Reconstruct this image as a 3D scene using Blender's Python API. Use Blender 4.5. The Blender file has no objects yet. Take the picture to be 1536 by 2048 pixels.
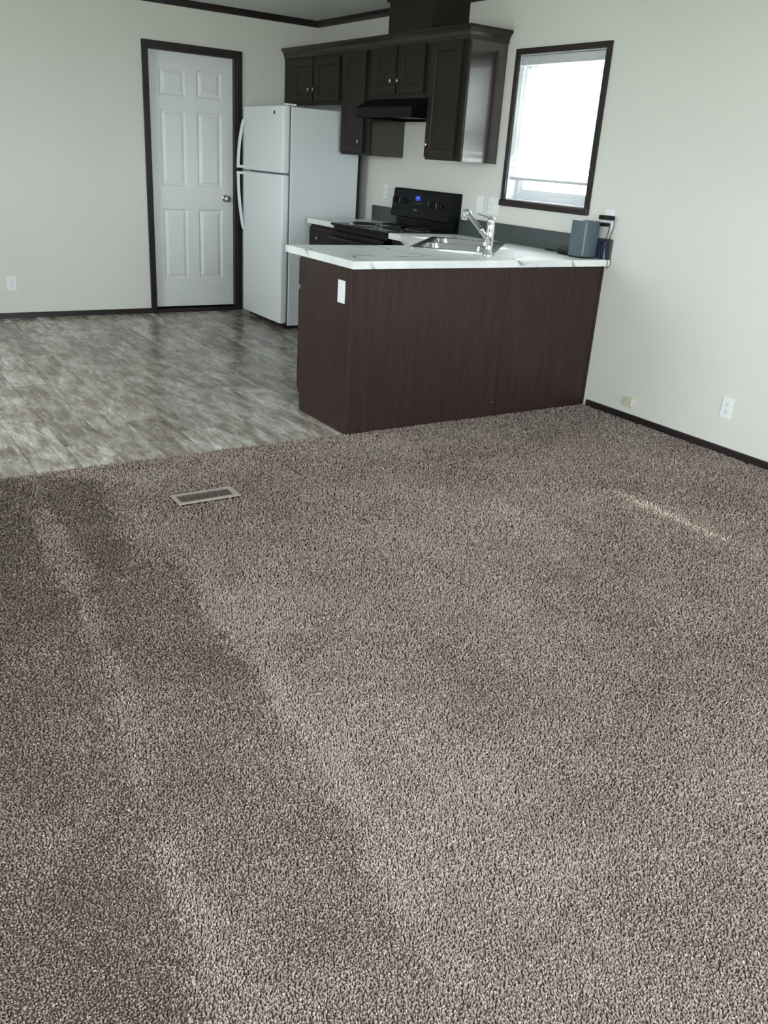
import bpy, bmesh, math, random
import numpy as np
from mathutils import Vector, Matrix
random.seed(7); rng = np.random.default_rng(11)
S = bpy.context.scene; COL = S.collection
PI = math.pi
# ------------------------------------------------------------------ camera
CAM = np.array([-4.0958, -7.5302, 1.3924])
RT = (0.83836769, -0.54142413, 0.06324188); UP = (0.15840876, 0.35299718, 0.92211694); FW = (0.52158057, 0.76305498, -0.38170775)
cd = bpy.data.cameras.new('camera'); co = bpy.data.objects.new('camera', cd); COL.objects.link(co)
cd.sensor_fit = 'HORIZONTAL'; cd.sensor_width = 36.0; cd.lens = 1705.72 / 1536 * 36.0
cd.clip_start = 0.05; cd.clip_end = 300
co.matrix_world = Matrix(((RT[0], UP[0], -FW[0], CAM[0]), (RT[1], UP[1], -FW[1], CAM[1]), (RT[2], UP[2], -FW[2], CAM[2]), (0, 0, 0, 1)))
S.camera = co
# ------------------------------------------------------------------ sky, sun, exposure
W = bpy.data.worlds.new('sky'); S.world = W; W.use_nodes = True
bg = W.node_tree.nodes['Background']; bg.inputs[0].default_value = (0.93, 0.97, 1.0, 1); bg.inputs[1].default_value = 19.0
sd = bpy.data.lights.new('sun', 'SUN'); so = bpy.data.objects.new('sun', sd); COL.objects.link(so)
sd.energy = 9.0; sd.angle = math.radians(2.0); sd.color = (1.0, .95, .86)
so.rotation_euler = Vector((-1.08, .50, -.97)).to_track_quat('-Z', 'Y').to_euler()
S.view_settings.view_transform = 'Standard'; S.view_settings.look = 'None'
S.view_settings.gamma = 1.0; S.view_settings.use_curve_mapping = False
S.view_settings.exposure = 0.0
try:
    S.cycles.use_denoising = True; S.cycles.max_bounces = 10; S.cycles.diffuse_bounces = 6
    S.cycles.transparent_max_bounces = 16; S.cycles.sample_clamp_indirect = 8
except Exception: pass
def portal(name, loc, rot, sx, sy):        # light portal in a window opening: guides sky sampling, gives no light itself
    l = bpy.data.lights.new(name, 'AREA'); l.shape = 'RECTANGLE'; l.size = sx; l.size_y = sy
    l.cycles.is_portal = True
    o = bpy.data.objects.new(name, l); COL.objects.link(o); o.location = loc; o.rotation_euler = rot
# right wall windows 1, 2; front wall window 3; left wall window 4 : (a0, a1, z0, z1)
W1 = (-3.515, -2.750, 1.190, 2.070)
W2 = (-6.22, -5.42, .90, 2.07)
W3 = (-3.7, -1.5, .55, 2.12)
W4 = (-8.4, -5.75, .92, 2.12)
W5 = (-3.0, -1.75, .95, 2.08)
XL, YF, H = -4.9, -9.3, 2.466
portal('window_portal', (.10, (W1[0]+W1[1])/2, (W1[2]+W1[3])/2), (0, PI/2, 0), W1[3]-W1[2], W1[1]-W1[0])
portal('window_portal', (.10, (W2[0]+W2[1])/2, (W2[2]+W2[3])/2), (0, PI/2, 0), W2[3]-W2[2], W2[1]-W2[0])
portal('window_portal', ((W3[0]+W3[1])/2, YF-.10, (W3[2]+W3[3])/2), (PI/2, 0, 0), W3[1]-W3[0], W3[3]-W3[2])
portal('window_portal', (XL-.10, (W4[0]+W4[1])/2, (W4[2]+W4[3])/2), (0, -PI/2, 0), W4[3]-W4[2], W4[1]-W4[0])
portal('window_portal', (XL-.10, (W5[0]+W5[1])/2, (W5[2]+W5[3])/2), (0, -PI/2, 0), W5[3]-W5[2], W5[1]-W5[0])

# ------------------------------------------------------------------ materials
def lin(r, g, b):
    f = lambda c: (c/255/12.92 if c/255 <= .04045 else ((c/255+.055)/1.055)**2.4)
    return (f(r), f(g), f(b), 1)
def mat(name, rgb, rough=.5, metal=0, spec=.5, **kw):
    m = bpy.data.materials.new(name); m.use_nodes = True
    b = m.node_tree.nodes['Principled BSDF']
    b.inputs['Base Color'].default_value = lin(*rgb); b.inputs['Roughness'].default_value = rough
    b.inputs['Metallic'].default_value = metal; b.inputs['Specular IOR Level'].default_value = spec
    for k, v in kw.items(): b.inputs[k].default_value = v
    return m
class NT:
    def __init__(s, m): s.m = m; s.t = m.node_tree; s.b = s.t.nodes['Principled BSDF']
    def n(s, typ, **kw):
        x = s.t.nodes.new(typ)
        for k, v in kw.items():
            if k in x.inputs: x.inputs[k].default_value = v
            else: setattr(x, k, v)
        return x
    def l(s, a, b): s.t.links.new(a, b)
    def coords(s, scale, out='Object'):
        tc = s.n('ShaderNodeTexCoord'); mp = s.n('ShaderNodeMapping'); mp.inputs['Scale'].default_value = scale
        s.l(tc.outputs[out], mp.inputs[0]); return mp.outputs[0]
    def pos(s, scale):
        g = s.n('ShaderNodeNewGeometry'); mp = s.n('ShaderNodeMapping'); mp.inputs['Scale'].default_value = scale
        s.l(g.outputs['Position'], mp.inputs[0]); return mp.outputs[0]
    def noise(s, vec, scale, detail=4, rough=.55, dist=0):
        x = s.n('ShaderNodeTexNoise'); x.inputs['Scale'].default_value = scale; x.inputs['Detail'].default_value = detail
        x.inputs['Roughness'].default_value = rough; x.inputs['Distortion'].default_value = dist
        if vec is not None: s.l(vec, x.inputs['Vector'])
        return x.outputs[0]
    def ramp(s, fac, stops):
        r = s.n('ShaderNodeValToRGB'); e = r.color_ramp.elements
        while len(e) < len(stops): e.new(.5)
        for q, (p, c) in zip(e, stops): q.position = p; q.color = c
        s.l(fac, r.inputs[0]); return r.outputs[0]
    def mix(s, fac, a, b, mode='MIX'):
        x = s.n('ShaderNodeMix', data_type='RGBA', blend_type=mode)
        if isinstance(fac, float): x.inputs[0].default_value = fac
        else: s.l(fac, x.inputs[0])
        for i, c in ((6, a), (7, b)):
            if isinstance(c, tuple): x.inputs[i].default_value = c
            else: s.l(c, x.inputs[i])
        return x.outputs[2]
    def bump(s, h, strength, dist=.001):
        x = s.n('ShaderNodeBump'); x.inputs['Strength'].default_value = strength; x.inputs['Distance'].default_value = dist
        s.l(h, x.inputs['Height']); s.l(x.outputs[0], s.b.inputs['Normal'])
    def color(s, c): s.l(c, s.b.inputs['Base Color'])

def wall_mat(name, rgb):
    m = mat(name, rgb, .75, spec=.25); t = NT(m)
    p = t.pos((1, 1, 1))
    n = t.noise(p, 130, 3)
    t.bump(n, .12, .002); return m
M_wall = wall_mat('wall_paint', (217, 217, 210))
M_ceil = wall_mat('ceiling_paint', (224, 227, 226))
def wood(name, a, b, rough=.32, axis='z', coat=0.0, spec=.4, bump=.03):
    m = mat(name, a, rough, spec=spec); t = NT(m)
    sc = {'z': (14, 14, .7), 'x': (.7, 14, 14), 'y': (14, .7, 14)}[axis]
    p = t.pos(sc)
    n1 = t.noise(p, 3.0, 6, .65, .15); p2 = t.pos(tuple(c*6 for c in sc)); n2 = t.noise(p2, 4, 3, .6)
    c = t.ramp(n1, [(.32, lin(*a)), (.68, lin(*b))])
    c2 = t.mix(.35, c, t.ramp(n2, [(.35, lin(*[v*.75 for v in a])), (.65, lin(*[min(255, v*1.08) for v in b]))]))
    t.color(c2)
    if bump: t.bump(n2, bump, .0004)
    if coat: t.b.inputs['Coat Weight'].default_value = coat; t.b.inputs['Coat Roughness'].default_value = .2
    return m
M_wood = wood('espresso_wood_upright', (34, 24, 22), (63, 45, 40), .40, spec=.3)
M_woody = wood('espresso_wood_lengthwise', (54, 40, 38), (70, 53, 50), .34, 'y')
M_woodx = wood('espresso_wood_crosswise', (54, 40, 38), (70, 53, 50), .34, 'x')
M_cab = wood('espresso_cabinet', (34, 29, 26), (43, 37, 33), .42, spec=.22)
M_cabend = wood('espresso_cabinet_end', (40, 32, 30), (52, 43, 40), .15, spec=1.0, bump=0.0, coat=.6)
M_crown = wood('espresso_crown', (34, 29, 26), (43, 37, 33), .30, 'y', spec=.38, bump=0.0)
M_cabin = mat('cabinet_shadow_gap', (24, 19, 18), .6)
M_trim = wood('dark_trim_upright', (36, 28, 29), (46, 37, 38), .38)
M_trimx = wood('dark_trim_crosswise', (36, 28, 29), (46, 37, 38), .38, 'x')
M_trimy = wood('dark_trim_lengthwise', (36, 28, 29), (46, 37, 38), .38, 'y')
M_door = mat('door_white_paint', (226, 229, 228), .42); t = NT(M_door)
t.bump(t.noise(t.pos((60, 60, 6)), 3, 3), .05, .001)
M_fridge = mat('white_enamel', (228, 233, 235), .35)
M_fridge_side = mat('white_textured_enamel', (214, 220, 222), .5); t = NT(M_fridge_side); t.bump(t.noise(t.pos((1, 1, 1)), 400, 2), .1, .0006)
M_gray = mat('grey_gasket', (120, 126, 128), .6)
M_black = mat('black_enamel', (8, 8, 10), .3, spec=.18)
M_blackp = mat('black_plastic', (19, 20, 23), .45, spec=.3)
M_blackm = mat('black_matte', (10, 10, 12), .6)
M_chrome = mat('chrome', (235, 238, 240), .08, 1.0)
M_steel = mat('brushed_steel', (215, 218, 220), .16, 1.0)
M_nickel = mat('satin_nickel', (190, 186, 180), .25, 1.0)
M_plate = mat('white_cover_plastic', (232, 236, 238), .4)
M_beige = mat('beige_plastic', (205, 198, 178), .5)
M_slot = mat('dark_slot', (70, 70, 70), .6)
M_vinyl = mat('white_window_vinyl', (196, 199, 202), .45)
M_splash = mat('slate_backsplash', (66, 74, 75), .4); t = NT(M_splash)
t.color(t.ramp(t.noise(t.pos((1, 1, 1)), 30, 5, .7), [(.35, lin(60, 67, 68)), (.7, lin(74, 82, 82))]))
M_router = mat('blue_grey_plastic', (80, 96, 104), .55)
M_router_edge = mat('pale_grey_plastic', (122, 136, 144), .5)
M_cordblack = mat('black_cord', (26, 28, 30), .5)
M_cordblue = mat('blue_cable', (22, 36, 78), .45)
M_cordwhite = mat('white_cable', (190, 198, 212), .45)
M_vent = mat('brown_register_metal', (160, 148, 140), .45)
M_ventdark = mat('duct_shade_black', (14, 12, 11), .9, spec=.1)
M_louver = mat('register_louver', (112, 103, 97), .5)
M_ground = mat('outdoor_ground', (188, 188, 180), .9)
# marble laminate
M_marble = mat('marble_laminate', (226, 230, 229), .33); t = NT(M_marble)
p = t.pos((1, 1, 1)); wv = t.n('ShaderNodeTexWave'); wv.inputs['Scale'].default_value = 1.15; wv.inputs['Distortion'].default_value = 9
wv.inputs['Detail'].default_value = 4; wv.inputs['Detail Scale'].default_value = 1.6
mpv = t.n('ShaderNodeMapping'); mpv.inputs['Rotation'].default_value = (.2, .9, .5); t.l(p, mpv.inputs[0]); t.l(mpv.outputs[0], wv.inputs['Vector'])
vein = t.ramp(wv.outputs['Fac'] if 'Fac' in wv.outputs else wv.outputs[1], [(0.0, (1, 1, 1, 1)), (.035, (.0, .0, .0, 1)), (1, (0, 0, 0, 1))])
cl = t.ramp(t.noise(p, 5, 5, .6), [(.3, lin(214, 219, 219)), (.6, lin(234, 237, 236))])
brk = t.ramp(t.noise(p, 7, 2), [(.42, (0, 0, 0, 1)), (.6, (.85, .85, .85, 1))])
mm = t.n('ShaderNodeMath', operation='MULTIPLY'); t.l(vein, mm.inputs[0]); t.l(brk, mm.inputs[1])
t.color(t.mix(mm.outputs[0], cl, lin(112, 116, 120)))
# vinyl planks
M_plank = mat('distressed_plank', (170, 168, 160), .24, spec=.5); t = NT(M_plank)
oi = t.n('ShaderNodeObjectInfo'); p = t.pos((1, 1, 1))
off = t.n('ShaderNodeVectorMath', operation='SCALE'); cmb = t.n('ShaderNodeCombineXYZ')
for i in range(3): t.l(oi.outputs['Random'], cmb.inputs[i])
t.l(cmb.outputs[0], off.inputs[0]); off.inputs['Scale'].default_value = 37.0
def vadd(a, b):
    v = t.n('ShaderNodeVectorMath', operation='ADD'); t.l(a, v.inputs[0]); t.l(b, v.inputs[1]); return v.outputs[0]
pv = vadd(t.pos((8.5, 2.2, 1)), off.outputs[0])
n1 = t.noise(pv, 1.7, 10, .74, .25)
pv2 = vadd(t.pos((34, 6, 1)), off.outputs[0]); n2 = t.noise(pv2, 2.0, 6, .66, .5)
pv3 = vadd(t.pos((120, 9, 1)), off.outputs[0]); n3 = t.noise(pv3, 2.0, 3, .6)
base = t.ramp(n1, [(.34, lin(98, 84, 72)), (.44, lin(138, 126, 114)), (.53, lin(186, 180, 172)), (.64, lin(220, 220, 216))])
grey = t.ramp(n2, [(.36, (0, 0, 0, 1)), (.62, (1, 1, 1, 1))])
c = t.mix(grey, t.mix(.6, base, lin(112, 100, 89)), base)
fine = t.ramp(n3, [(.3, (.80, .80, .80, 1)), (.55, (1, 1, 1, 1))])
c = t.mix(.6, c, fine, 'MULTIPLY')
tone = t.ramp(oi.outputs['Random'], [(0, (.64, .61, .58, 1)), (.3, (.80, .78, .75, 1)), (.65, (.98, .97, .95, 1)), (1, (1.14, 1.15, 1.15, 1))])
c = t.mix(1.0, c, tone, 'MULTIPLY'); t.color(c); t.bump(n3, .06, .0006)
M_joint = mat('plank_joint', (100, 93, 85), .7)
# carpet
M_back = mat('carpet_backing', (80, 68, 62), .95, spec=.05)
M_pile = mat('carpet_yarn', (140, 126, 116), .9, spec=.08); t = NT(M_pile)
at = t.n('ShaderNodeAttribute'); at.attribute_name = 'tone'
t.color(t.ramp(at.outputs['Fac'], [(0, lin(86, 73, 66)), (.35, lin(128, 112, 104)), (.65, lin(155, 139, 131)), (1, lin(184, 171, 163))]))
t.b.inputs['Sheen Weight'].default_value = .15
# blind slats: white, slightly translucent
M_slat = mat('white_blind_slat', (236, 238, 238), .45); t = NT(M_slat)
tr = t.n('ShaderNodeBsdfTranslucent'); tr.inputs[0].default_value = (.93, .95, .96, 1)
mx = t.n('ShaderNodeMixShader'); mx.inputs[0].default_value = .42
t.l(t.b.outputs[0], mx.inputs[1]); t.l(tr.outputs[0], mx.inputs[2]); t.l(mx.outputs[0], t.t.nodes['Material Output'].inputs[0])
# window glass
M_glass = mat('window_glass', (255, 255, 255), .02); t = NT(M_glass)
tp = t.n('ShaderNodeBsdfTransparent'); tp.inputs[0].default_value = (.95, .97, .97, 1)
gl = t.n('ShaderNodeBsdfGlossy'); gl.inputs['Roughness'].default_value = .02
fr = t.n('ShaderNodeFresnel'); fr.inputs[0].default_value = 1.3
gm = t.n('ShaderNodeNewGeometry'); m1 = t.n('ShaderNodeMath', operation='SUBTRACT'); m1.inputs[0].default_value = 1.0; t.l(gm.outputs['Backfacing'], m1.inputs[1])
m2 = t.n('ShaderNodeMath', operation='MULTIPLY'); t.l(fr.outputs[0], m2.inputs[0]); t.l(m1.outputs[0], m2.inputs[1])
mx = t.n('ShaderNodeMixShader'); t.l(m2.outputs[0], mx.inputs[0]); t.l(tp.outputs[0], mx.inputs[1]); t.l(gl.outputs[0], mx.inputs[2])
t.l(mx.outputs[0], t.t.nodes['Material Output'].inputs[0])
M_lcd = mat('lit_blue_display', (10, 30, 140), .3); b = M_lcd.node_tree.nodes['Principled BSDF']
b.inputs['Emission Color'].default_value = (.01, .05, .75, 1); b.inputs['Emission Strength'].default_value = .35
M_digit = mat('lit_display_digit', (80, 130, 255), .3); b = M_digit.node_tree.nodes['Principled BSDF']
b.inputs['Emission Color'].default_value = (.15, .35, 1, 1); b.inputs['Emission Strength'].default_value = 1.2
M_mark = mat('grey_lettering_and_glint', (150, 150, 152), .5)

# ------------------------------------------------------------------ building helpers
OFF = {}
def empty(name, loc, label=None, cat=None, group=None, rz=0, kind=None):
    o = bpy.data.objects.new(name, None); COL.objects.link(o); o.location = loc; o.rotation_euler = (0, 0, rz)
    o.empty_display_size = .05; OFF[o] = Vector(loc)
    tag(o, label, cat, group, kind); return o
def tag(o, label=None, cat=None, group=None, kind=None):
    if label: o['label'] = label
    if cat: o['category'] = cat
    if group: o['group'] = group
    if kind: o['kind'] = kind
    return o
def put(name, bm, m, parent=None, smooth=False, local=False, autosmooth=None):
    """link one mesh; world-coordinate geometry is shifted to the parent's origin unless local."""
    off = OFF.get(parent, Vector()) if parent else Vector()
    if not local and off.length: bmesh.ops.translate(bm, verts=bm.verts, vec=-off)
    bmesh.ops.recalc_face_normals(bm, faces=bm.faces)
    me = bpy.data.meshes.new(name); bm.to_mesh(me); bm.free()
    if smooth:
        for p_ in me.polygons: p_.use_smooth = True
        try: me.set_sharp_from_angle(angle=math.radians(40))
        except Exception: pass
    for x in (m if isinstance(m, (list, tuple)) else [m]): me.materials.append(x)
    o = bpy.data.objects.new(name, me); COL.objects.link(o)
    if parent: o.parent = parent; OFF[o] = off
    return o
def dup(o, parent=None):
    c = o.copy(); COL.objects.link(c); c.parent = parent
    for ch in o.children: dup(ch, c)
    return c
def B(): return bmesh.new()
def box(bm, x0, x1, y0, y1, z0, z1, bev=0, seg=2, M=None):
    r = bmesh.ops.create_cube(bm, size=1); vs = r['verts']
    for v in vs:
        v.co = Vector(((x0+x1)/2 + v.co.x*(x1-x0), (y0+y1)/2 + v.co.y*(y1-y0), (z0+z1)/2 + v.co.z*(z1-z0)))
    if bev:
        es = list({e for v in vs for e in v.link_edges})
        q = bmesh.ops.bevel(bm, geom=es, offset=bev, segments=seg, affect='EDGES', profile=.5, clamp_overlap=True)
        vs = list({v for f in q['faces'] for v in f.verts} | {v for v in vs if v.is_valid})
    if M is not None:
        for v in vs: v.co = M @ v.co
    return bm
def prism(bm, pts, z0, z1, M=None, holes=()):
    """flat polygon (with optional holes) in xy extruded from z0 to z1."""
    edges = []; loops = []
    for loop in [pts] + list(holes):
        vs = [bm.verts.new((p_[0], p_[1], z0)) for p_ in loop]; loops.append(vs)
        edges += [bm.edges.new((vs[i], vs[(i+1) % len(vs)])) for i in range(len(vs))]
    if holes:
        g = bmesh.ops.triangle_fill(bm, edges=edges, use_beauty=True); fs = [f for f in g['geom'] if isinstance(f, bmesh.types.BMFace)]
    else: fs = [bm.faces.new(loops[0])]
    e = bmesh.ops.extrude_face_region(bm, geom=fs); nv = [v for v in e['geom'] if isinstance(v, bmesh.types.BMVert)]
    for v in nv: v.co.z = z1
    if M is not None:
        al = {v for vs in loops for v in vs} | set(nv)
        for v in al: v.co = M @ v.co
    return bm
def grid_holes(u0, u1, v0, v1, holes):
    us = sorted({u0, u1, *[h[0] for h in holes], *[h[1] for h in holes]}); vs = sorted({v0, v1, *[h[2] for h in holes], *[h[3] for h in holes]})
    out = []
    for i in range(len(us)-1):
        for j in range(len(vs)-1):
            cu, cv = (us[i]+us[i+1])/2, (vs[j]+vs[j+1])/2
            if any(h[0] < cu < h[1] and h[2] < cv < h[3] for h in holes): continue
            out.append((us[i], us[i+1], vs[j], vs[j+1]))
    return out
def sheet(bm, u0, u1, v0, v1, n0, n1, holes, M):
    """a slab in (u,v) with rectangular holes, thickness n0..n1, clean manifold; M maps (u,v,n) to the world."""
    us = sorted({u0, u1, *[h[0] for h in holes], *[h[1] for h in holes]}); vs = sorted({v0, v1, *[h[2] for h in holes], *[h[3] for h in holes]})
    vd = {}
    def V(u, v, n):
        k = (round(u, 5), round(v, 5), n)
        if k not in vd: vd[k] = bm.verts.new(M @ Vector((u, v, n)))
        return vd[k]
    cells = set()
    for i in range(len(us)-1):
        for j in range(len(vs)-1):
            cu, cv = (us[i]+us[i+1])/2, (vs[j]+vs[j+1])/2
            if not any(h[0] < cu < h[1] and h[2] < cv < h[3] for h in holes): cells.add((i, j))
    for (i, j) in cells:
        for n in (n0, n1): bm.faces.new([V(us[i], vs[j], n), V(us[i+1], vs[j], n), V(us[i+1], vs[j+1], n), V(us[i], vs[j+1], n)])
        for di, dj, a, b_ in ((-1, 0, (i, j), (i, j+1)), (1, 0, (i+1, j), (i+1, j+1)), (0, -1, (i, j), (i+1, j)), (0, 1, (i, j+1), (i+1, j+1))):
            if (i+di, j+dj) not in cells:
                A, Bq = (us[a[0]], vs[a[1]]), (us[b_[0]], vs[b_[1]])
                bm.faces.new([V(*A, n0), V(*Bq, n0), V(*Bq, n1), V(*A, n1)])
    return bm
def frame4(bm, u0, u1, v0, v1, loops, M):
    """nested rectangular loops [(inset, n), ...] joined into stepped rings, last one capped: recessed/raised panels."""
    rings = []
    for ins, n in loops:
        rings.append([bm.verts.new(M @ Vector(q)) for q in ((u0+ins, v0+ins, n), (u1-ins, v0+ins, n), (u1-ins, v1-ins, n), (u0+ins, v1-ins, n))])
    for a, b_ in zip(rings, rings[1:]):
        for k in range(4): bm.faces.new([a[k], a[(k+1) % 4], b_[(k+1) % 4], b_[k]])
    bm.faces.new(rings[-1]); return bm
def lathe(bm, prof, M=None, seg=20):
    """profile [(r, h), ...] turned about z."""
    rings = []
    for r, h in prof:
        if r < 1e-6: rings.append([bm.verts.new((0, 0, h))])
        else: rings.append([bm.verts.new((r*math.cos(2*PI*k/seg), r*math.sin(2*PI*k/seg), h)) for k in range(seg)])
    for a, b_ in zip(rings, rings[1:]):
        for k in range(seg):
            k2 = (k+1) % seg
            q = [a[k % len(a)], a[k2 % len(a)], b_[k2 % len(b_)], b_[k % len(b_)]]
            q = list(dict.fromkeys(q))
            if len(q) > 2: bm.faces.new(q)
    for r_ in (rings[0], rings[-1]):
        if len(r_) > 2: bm.faces.new(r_)
    if M is not None:
        for rg in rings:
            for v in rg: v.co = M @ v.co
    return bm
def tube(bm, path, r, seg=8, closed=False, rad=None):
    P_ = [Vector(q) for q in path]; rings = []; n = len(P_); prev = None
    for i, q in enumerate(P_):
        if closed: d = (P_[(i+1) % n]-P_[i-1]).normalized()
        else: d = (P_[min(i+1, n-1)]-P_[max(i-1, 0)]).normalized()
        a = prev if prev is not None else (Vector((0, 0, 1)) if abs(d.z) < .9 else Vector((1, 0, 0)))
        s_ = d.cross(a).normalized(); u_ = s_.cross(d).normalized(); prev = u_
        rr = rad[i] if rad else r
        rings.append([bm.verts.new(q + (s_*math.cos(2*PI*k/seg)+u_*math.sin(2*PI*k/seg))*rr) for k in range(seg)])
    pr = list(zip(rings, rings[1:])) + ([(rings[-1], rings[0])] if closed else [])
    for a, b_ in pr:
        for k in range(seg): bm.faces.new([a[k], a[(k+1) % seg], b_[(k+1) % seg], b_[k]])
    if not closed: bm.faces.new(rings[0]); bm.faces.new(rings[-1])
    return bm
def spline(pts, n=8):
    P_ = [Vector(q) for q in pts]; out = []
    for i in range(len(P_)-1):
        p0, p1, p2, p3 = P_[max(i-1, 0)], P_[i], P_[i+1], P_[min(i+2, len(P_)-1)]
        for k in range(n):
            s_ = k/n
            out.append(.5*((2*p1)+(p2-p0)*s_+(2*p0-5*p1+4*p2-p3)*s_*s_+(3*p1-p0-3*p2+p3)*s_**3))
    out.append(P_[-1]); return out
def MUV(origin, u, v):
    """matrix taking (u, v, n) to the world, n = u x v."""
    u = Vector(u); v = Vector(v); n = u.cross(v); o = Vector(origin)
    return Matrix(((u.x, v.x, n.x, o.x), (u.y, v.y, n.y, o.y), (u.z, v.z, n.z, o.z), (0, 0, 0, 1)))
M_YZ = MUV((0, 0, 0), (0, -1, 0), (0, 0, 1))      # u = -y, v = z, n = -x  (faces the room from the right wall)
M_XZ = MUV((0, 0, 0), (1, 0, 0), (0, 0, 1))       # u = x, v = z, n = -y   (faces the room from the back wall)
def text_bm(s, size, M, ext=.0004):
    cu = bpy.data.curves.new('t', 'FONT'); cu.body = s; cu.size = size; cu.extrude = ext; cu.align_x = 'CENTER'; cu.align_y = 'CENTER'; cu.resolution_u = 3
    ob = bpy.data.objects.new('t', cu); me = ob.to_mesh(); bm = bmesh.new(); bm.from_mesh(me); ob.to_mesh_clear()
    bpy.data.objects.remove(ob); bpy.data.curves.remove(cu)
    bmesh.ops.transform(bm, matrix=M, verts=bm.verts); return bm

# ------------------------------------------------------------------ room shell
TH = .14
def struct(name, bm, m, parent=None): return tag(put(name, bm, m, parent), kind='structure' if parent is None else None)
DX0, DX1, DZ = -1.555, -.770, 2.105      # door opening in the back wall
# back wall (y = 0..TH)
bm = sheet(B(), XL-TH, TH, -.02, H, -TH, 0, [(DX0, DX1, -.02, DZ)], M_XZ); struct('wall_back', bm, M_wall)
# right wall (x = 0..TH): u = -y
hu = lambda w: (-w[1], -w[0], w[2], w[3])
bm = sheet(B(), 0, -YF, -.02, H, -TH, 0, [hu(W1), hu(W2)], M_YZ); struct('wall_right', bm, M_wall)
Mf = MUV((0, YF, 0), (-1, 0, 0), (0, 0, 1))
bm = sheet(B(), -TH, -XL+TH, -.02, H, -TH, 0, [(-W3[1], -W3[0], W3[2], W3[3])], Mf); struct('wall_front', bm, M_wall)
Ml = MUV((XL, 0, 0), (0, 1, 0), (0, 0, 1))
bm = sheet(B(), YF, 0, -.02, H, -TH, 0, [W4, W5], Ml); struct('wall_left', bm, M_wall)
bm = box(B(), XL-TH, TH, YF-TH, TH, H, H+.1); struct('ceiling', bm, M_ceil)
bm = box(B(), XL-TH, TH, YF-TH, TH, -.12, -.006); FLOOR = struct('floor', bm, M_joint)
bm = box(B(), -60, 60, -60, 60, -.75, -.7); o = struct('ground', bm, M_ground)
# floor planks: boards run away from the carpet, 0.2 m wide
SEAM = -3.735
PW, PL = .2, 1.22
k0 = -9
for k in range(-9, 14):
    x0 = -3.18 + PW*k - .0; x1 = x0+PW
    if x0 < XL or x1 > -.50: 
        if x0 >= -.50 or x1 <= XL: continue
    x0 = max(x0, XL); x1 = min(x1, -.50)
    fix = {-2: -2.30, -1: -2.936, 0: -3.40, 1: -2.62, 2: -3.09, 3: -2.15, 4: -3.30}
    s_ = fix.get(k, -random.random()*PL - SEAM*0)
    y = s_
    while y > SEAM: y -= PL
    while y < 0:
        a, b_ = max(y, SEAM+.004), min(y+PL, -.004); y += PL
        if b_-a < .01: continue
        bm = B(); g = .0011
        x_a, x_b = x0+g, x1-g; a += g; b_ -= g; ch = .0015
        lo = [bm.verts.new(q) for q in ((x_a, a, -.006), (x_b, a, -.006), (x_b, b_, -.006), (x_a, b_, -.006))]
        mi = [bm.verts.new(q) for q in ((x_a, a, -.0012), (x_b, a, -.0012), (x_b, b_, -.0012), (x_a, b_, -.0012))]
        hi = [bm.verts.new(q) for q in ((x_a+ch, a+ch, 0), (x_b-ch, a+ch, 0), (x_b-ch, b_-ch, 0), (x_a+ch, b_-ch, 0))]
        for A, C_ in ((lo, mi), (mi, hi)):
            for q in range(4): bm.faces.new([A[q], A[(q+1) % 4], C_[(q+1) % 4], C_[q]])
        bm.faces.new(hi); put('plank', bm, M_plank, FLOOR)
# unseen box added behind the panel door to stop light leaking under it
bm = B(); box(bm, -1.75, -1.70, TH, .95, -.02, H); box(bm, -.62, -.57, TH, .95, -.02, H); box(bm, -1.75, -.57, .95, 1.0, -.02, H)
box(bm, -1.75, -.57, TH, 1.0, H, H+.05); box(bm, -1.75, -.57, TH, 1.0, -.08, -.02); struct('wall_light_blocker', bm, M_wall)
# crown trim and baseboards
def trim(name, M, u0, u1, prof, m):
    bm = B(); A = [bm.verts.new(M @ Vector((u0, v, n))) for n, v in prof]; C_ = [bm.verts.new(M @ Vector((u1, v, n))) for n, v in prof]
    for i in range(len(prof)): j = (i+1) % len(prof); bm.faces.new([A[i], A[j], C_[j], C_[i]])
    bm.faces.new(A); bm.faces.new(C_); return struct(name, bm, m)
cp = [(0, H-.001), (.030, H-.001), (.028, H-.008), (.016, H-.026), (.012, H-.040), (.010, H-.048), (0, H-.050)]
trim('trim_1', M_XZ, XL, -.0005, cp, M_trimx); trim('trim_2', M_YZ, .0005, -YF, cp, M_trimy)
bp = [(0, .0), (.013, .0), (.013, .036), (.009, .042), (0, .043)]
trim('baseboard_back', M_XZ, XL, -1.5945, bp, M_trimx)
trim('baseboard_right', M_YZ, 3.775, -YF, bp, M_trimy)

# ------------------------------------------------------------------ door_1 : six panel door in the back wall
D = empty('door_1', (-1.16, 0, 0), kind='structure')
bm = B()
box(bm, -1.593, -1.545, -.018, 0, 0, 2.152, .003); box(bm, -.777, -.727, -.018, 0, 0, 2.152, .003); box(bm, -1.545, -.777, -.018, 0, 2.102, 2.152, .003)
put('casing', bm, M_trim, D)
bm = B()
box(bm, DX0, DX0+.018, 0, TH, 0, DZ); box(bm, DX1-.018, DX1, 0, TH, 0, DZ); box(bm, DX0, DX1, 0, TH, DZ-.012, DZ)
put('jamb', bm, M_trim, D)
bm = B(); box(bm, DX0, DX1, -.004, TH, 0, .026, .004); put('threshold', bm, M_trimx, D)
dy = .048
sx0, sx1, sz0, sz1 = -1.535, -.790, .044, 2.091
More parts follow.
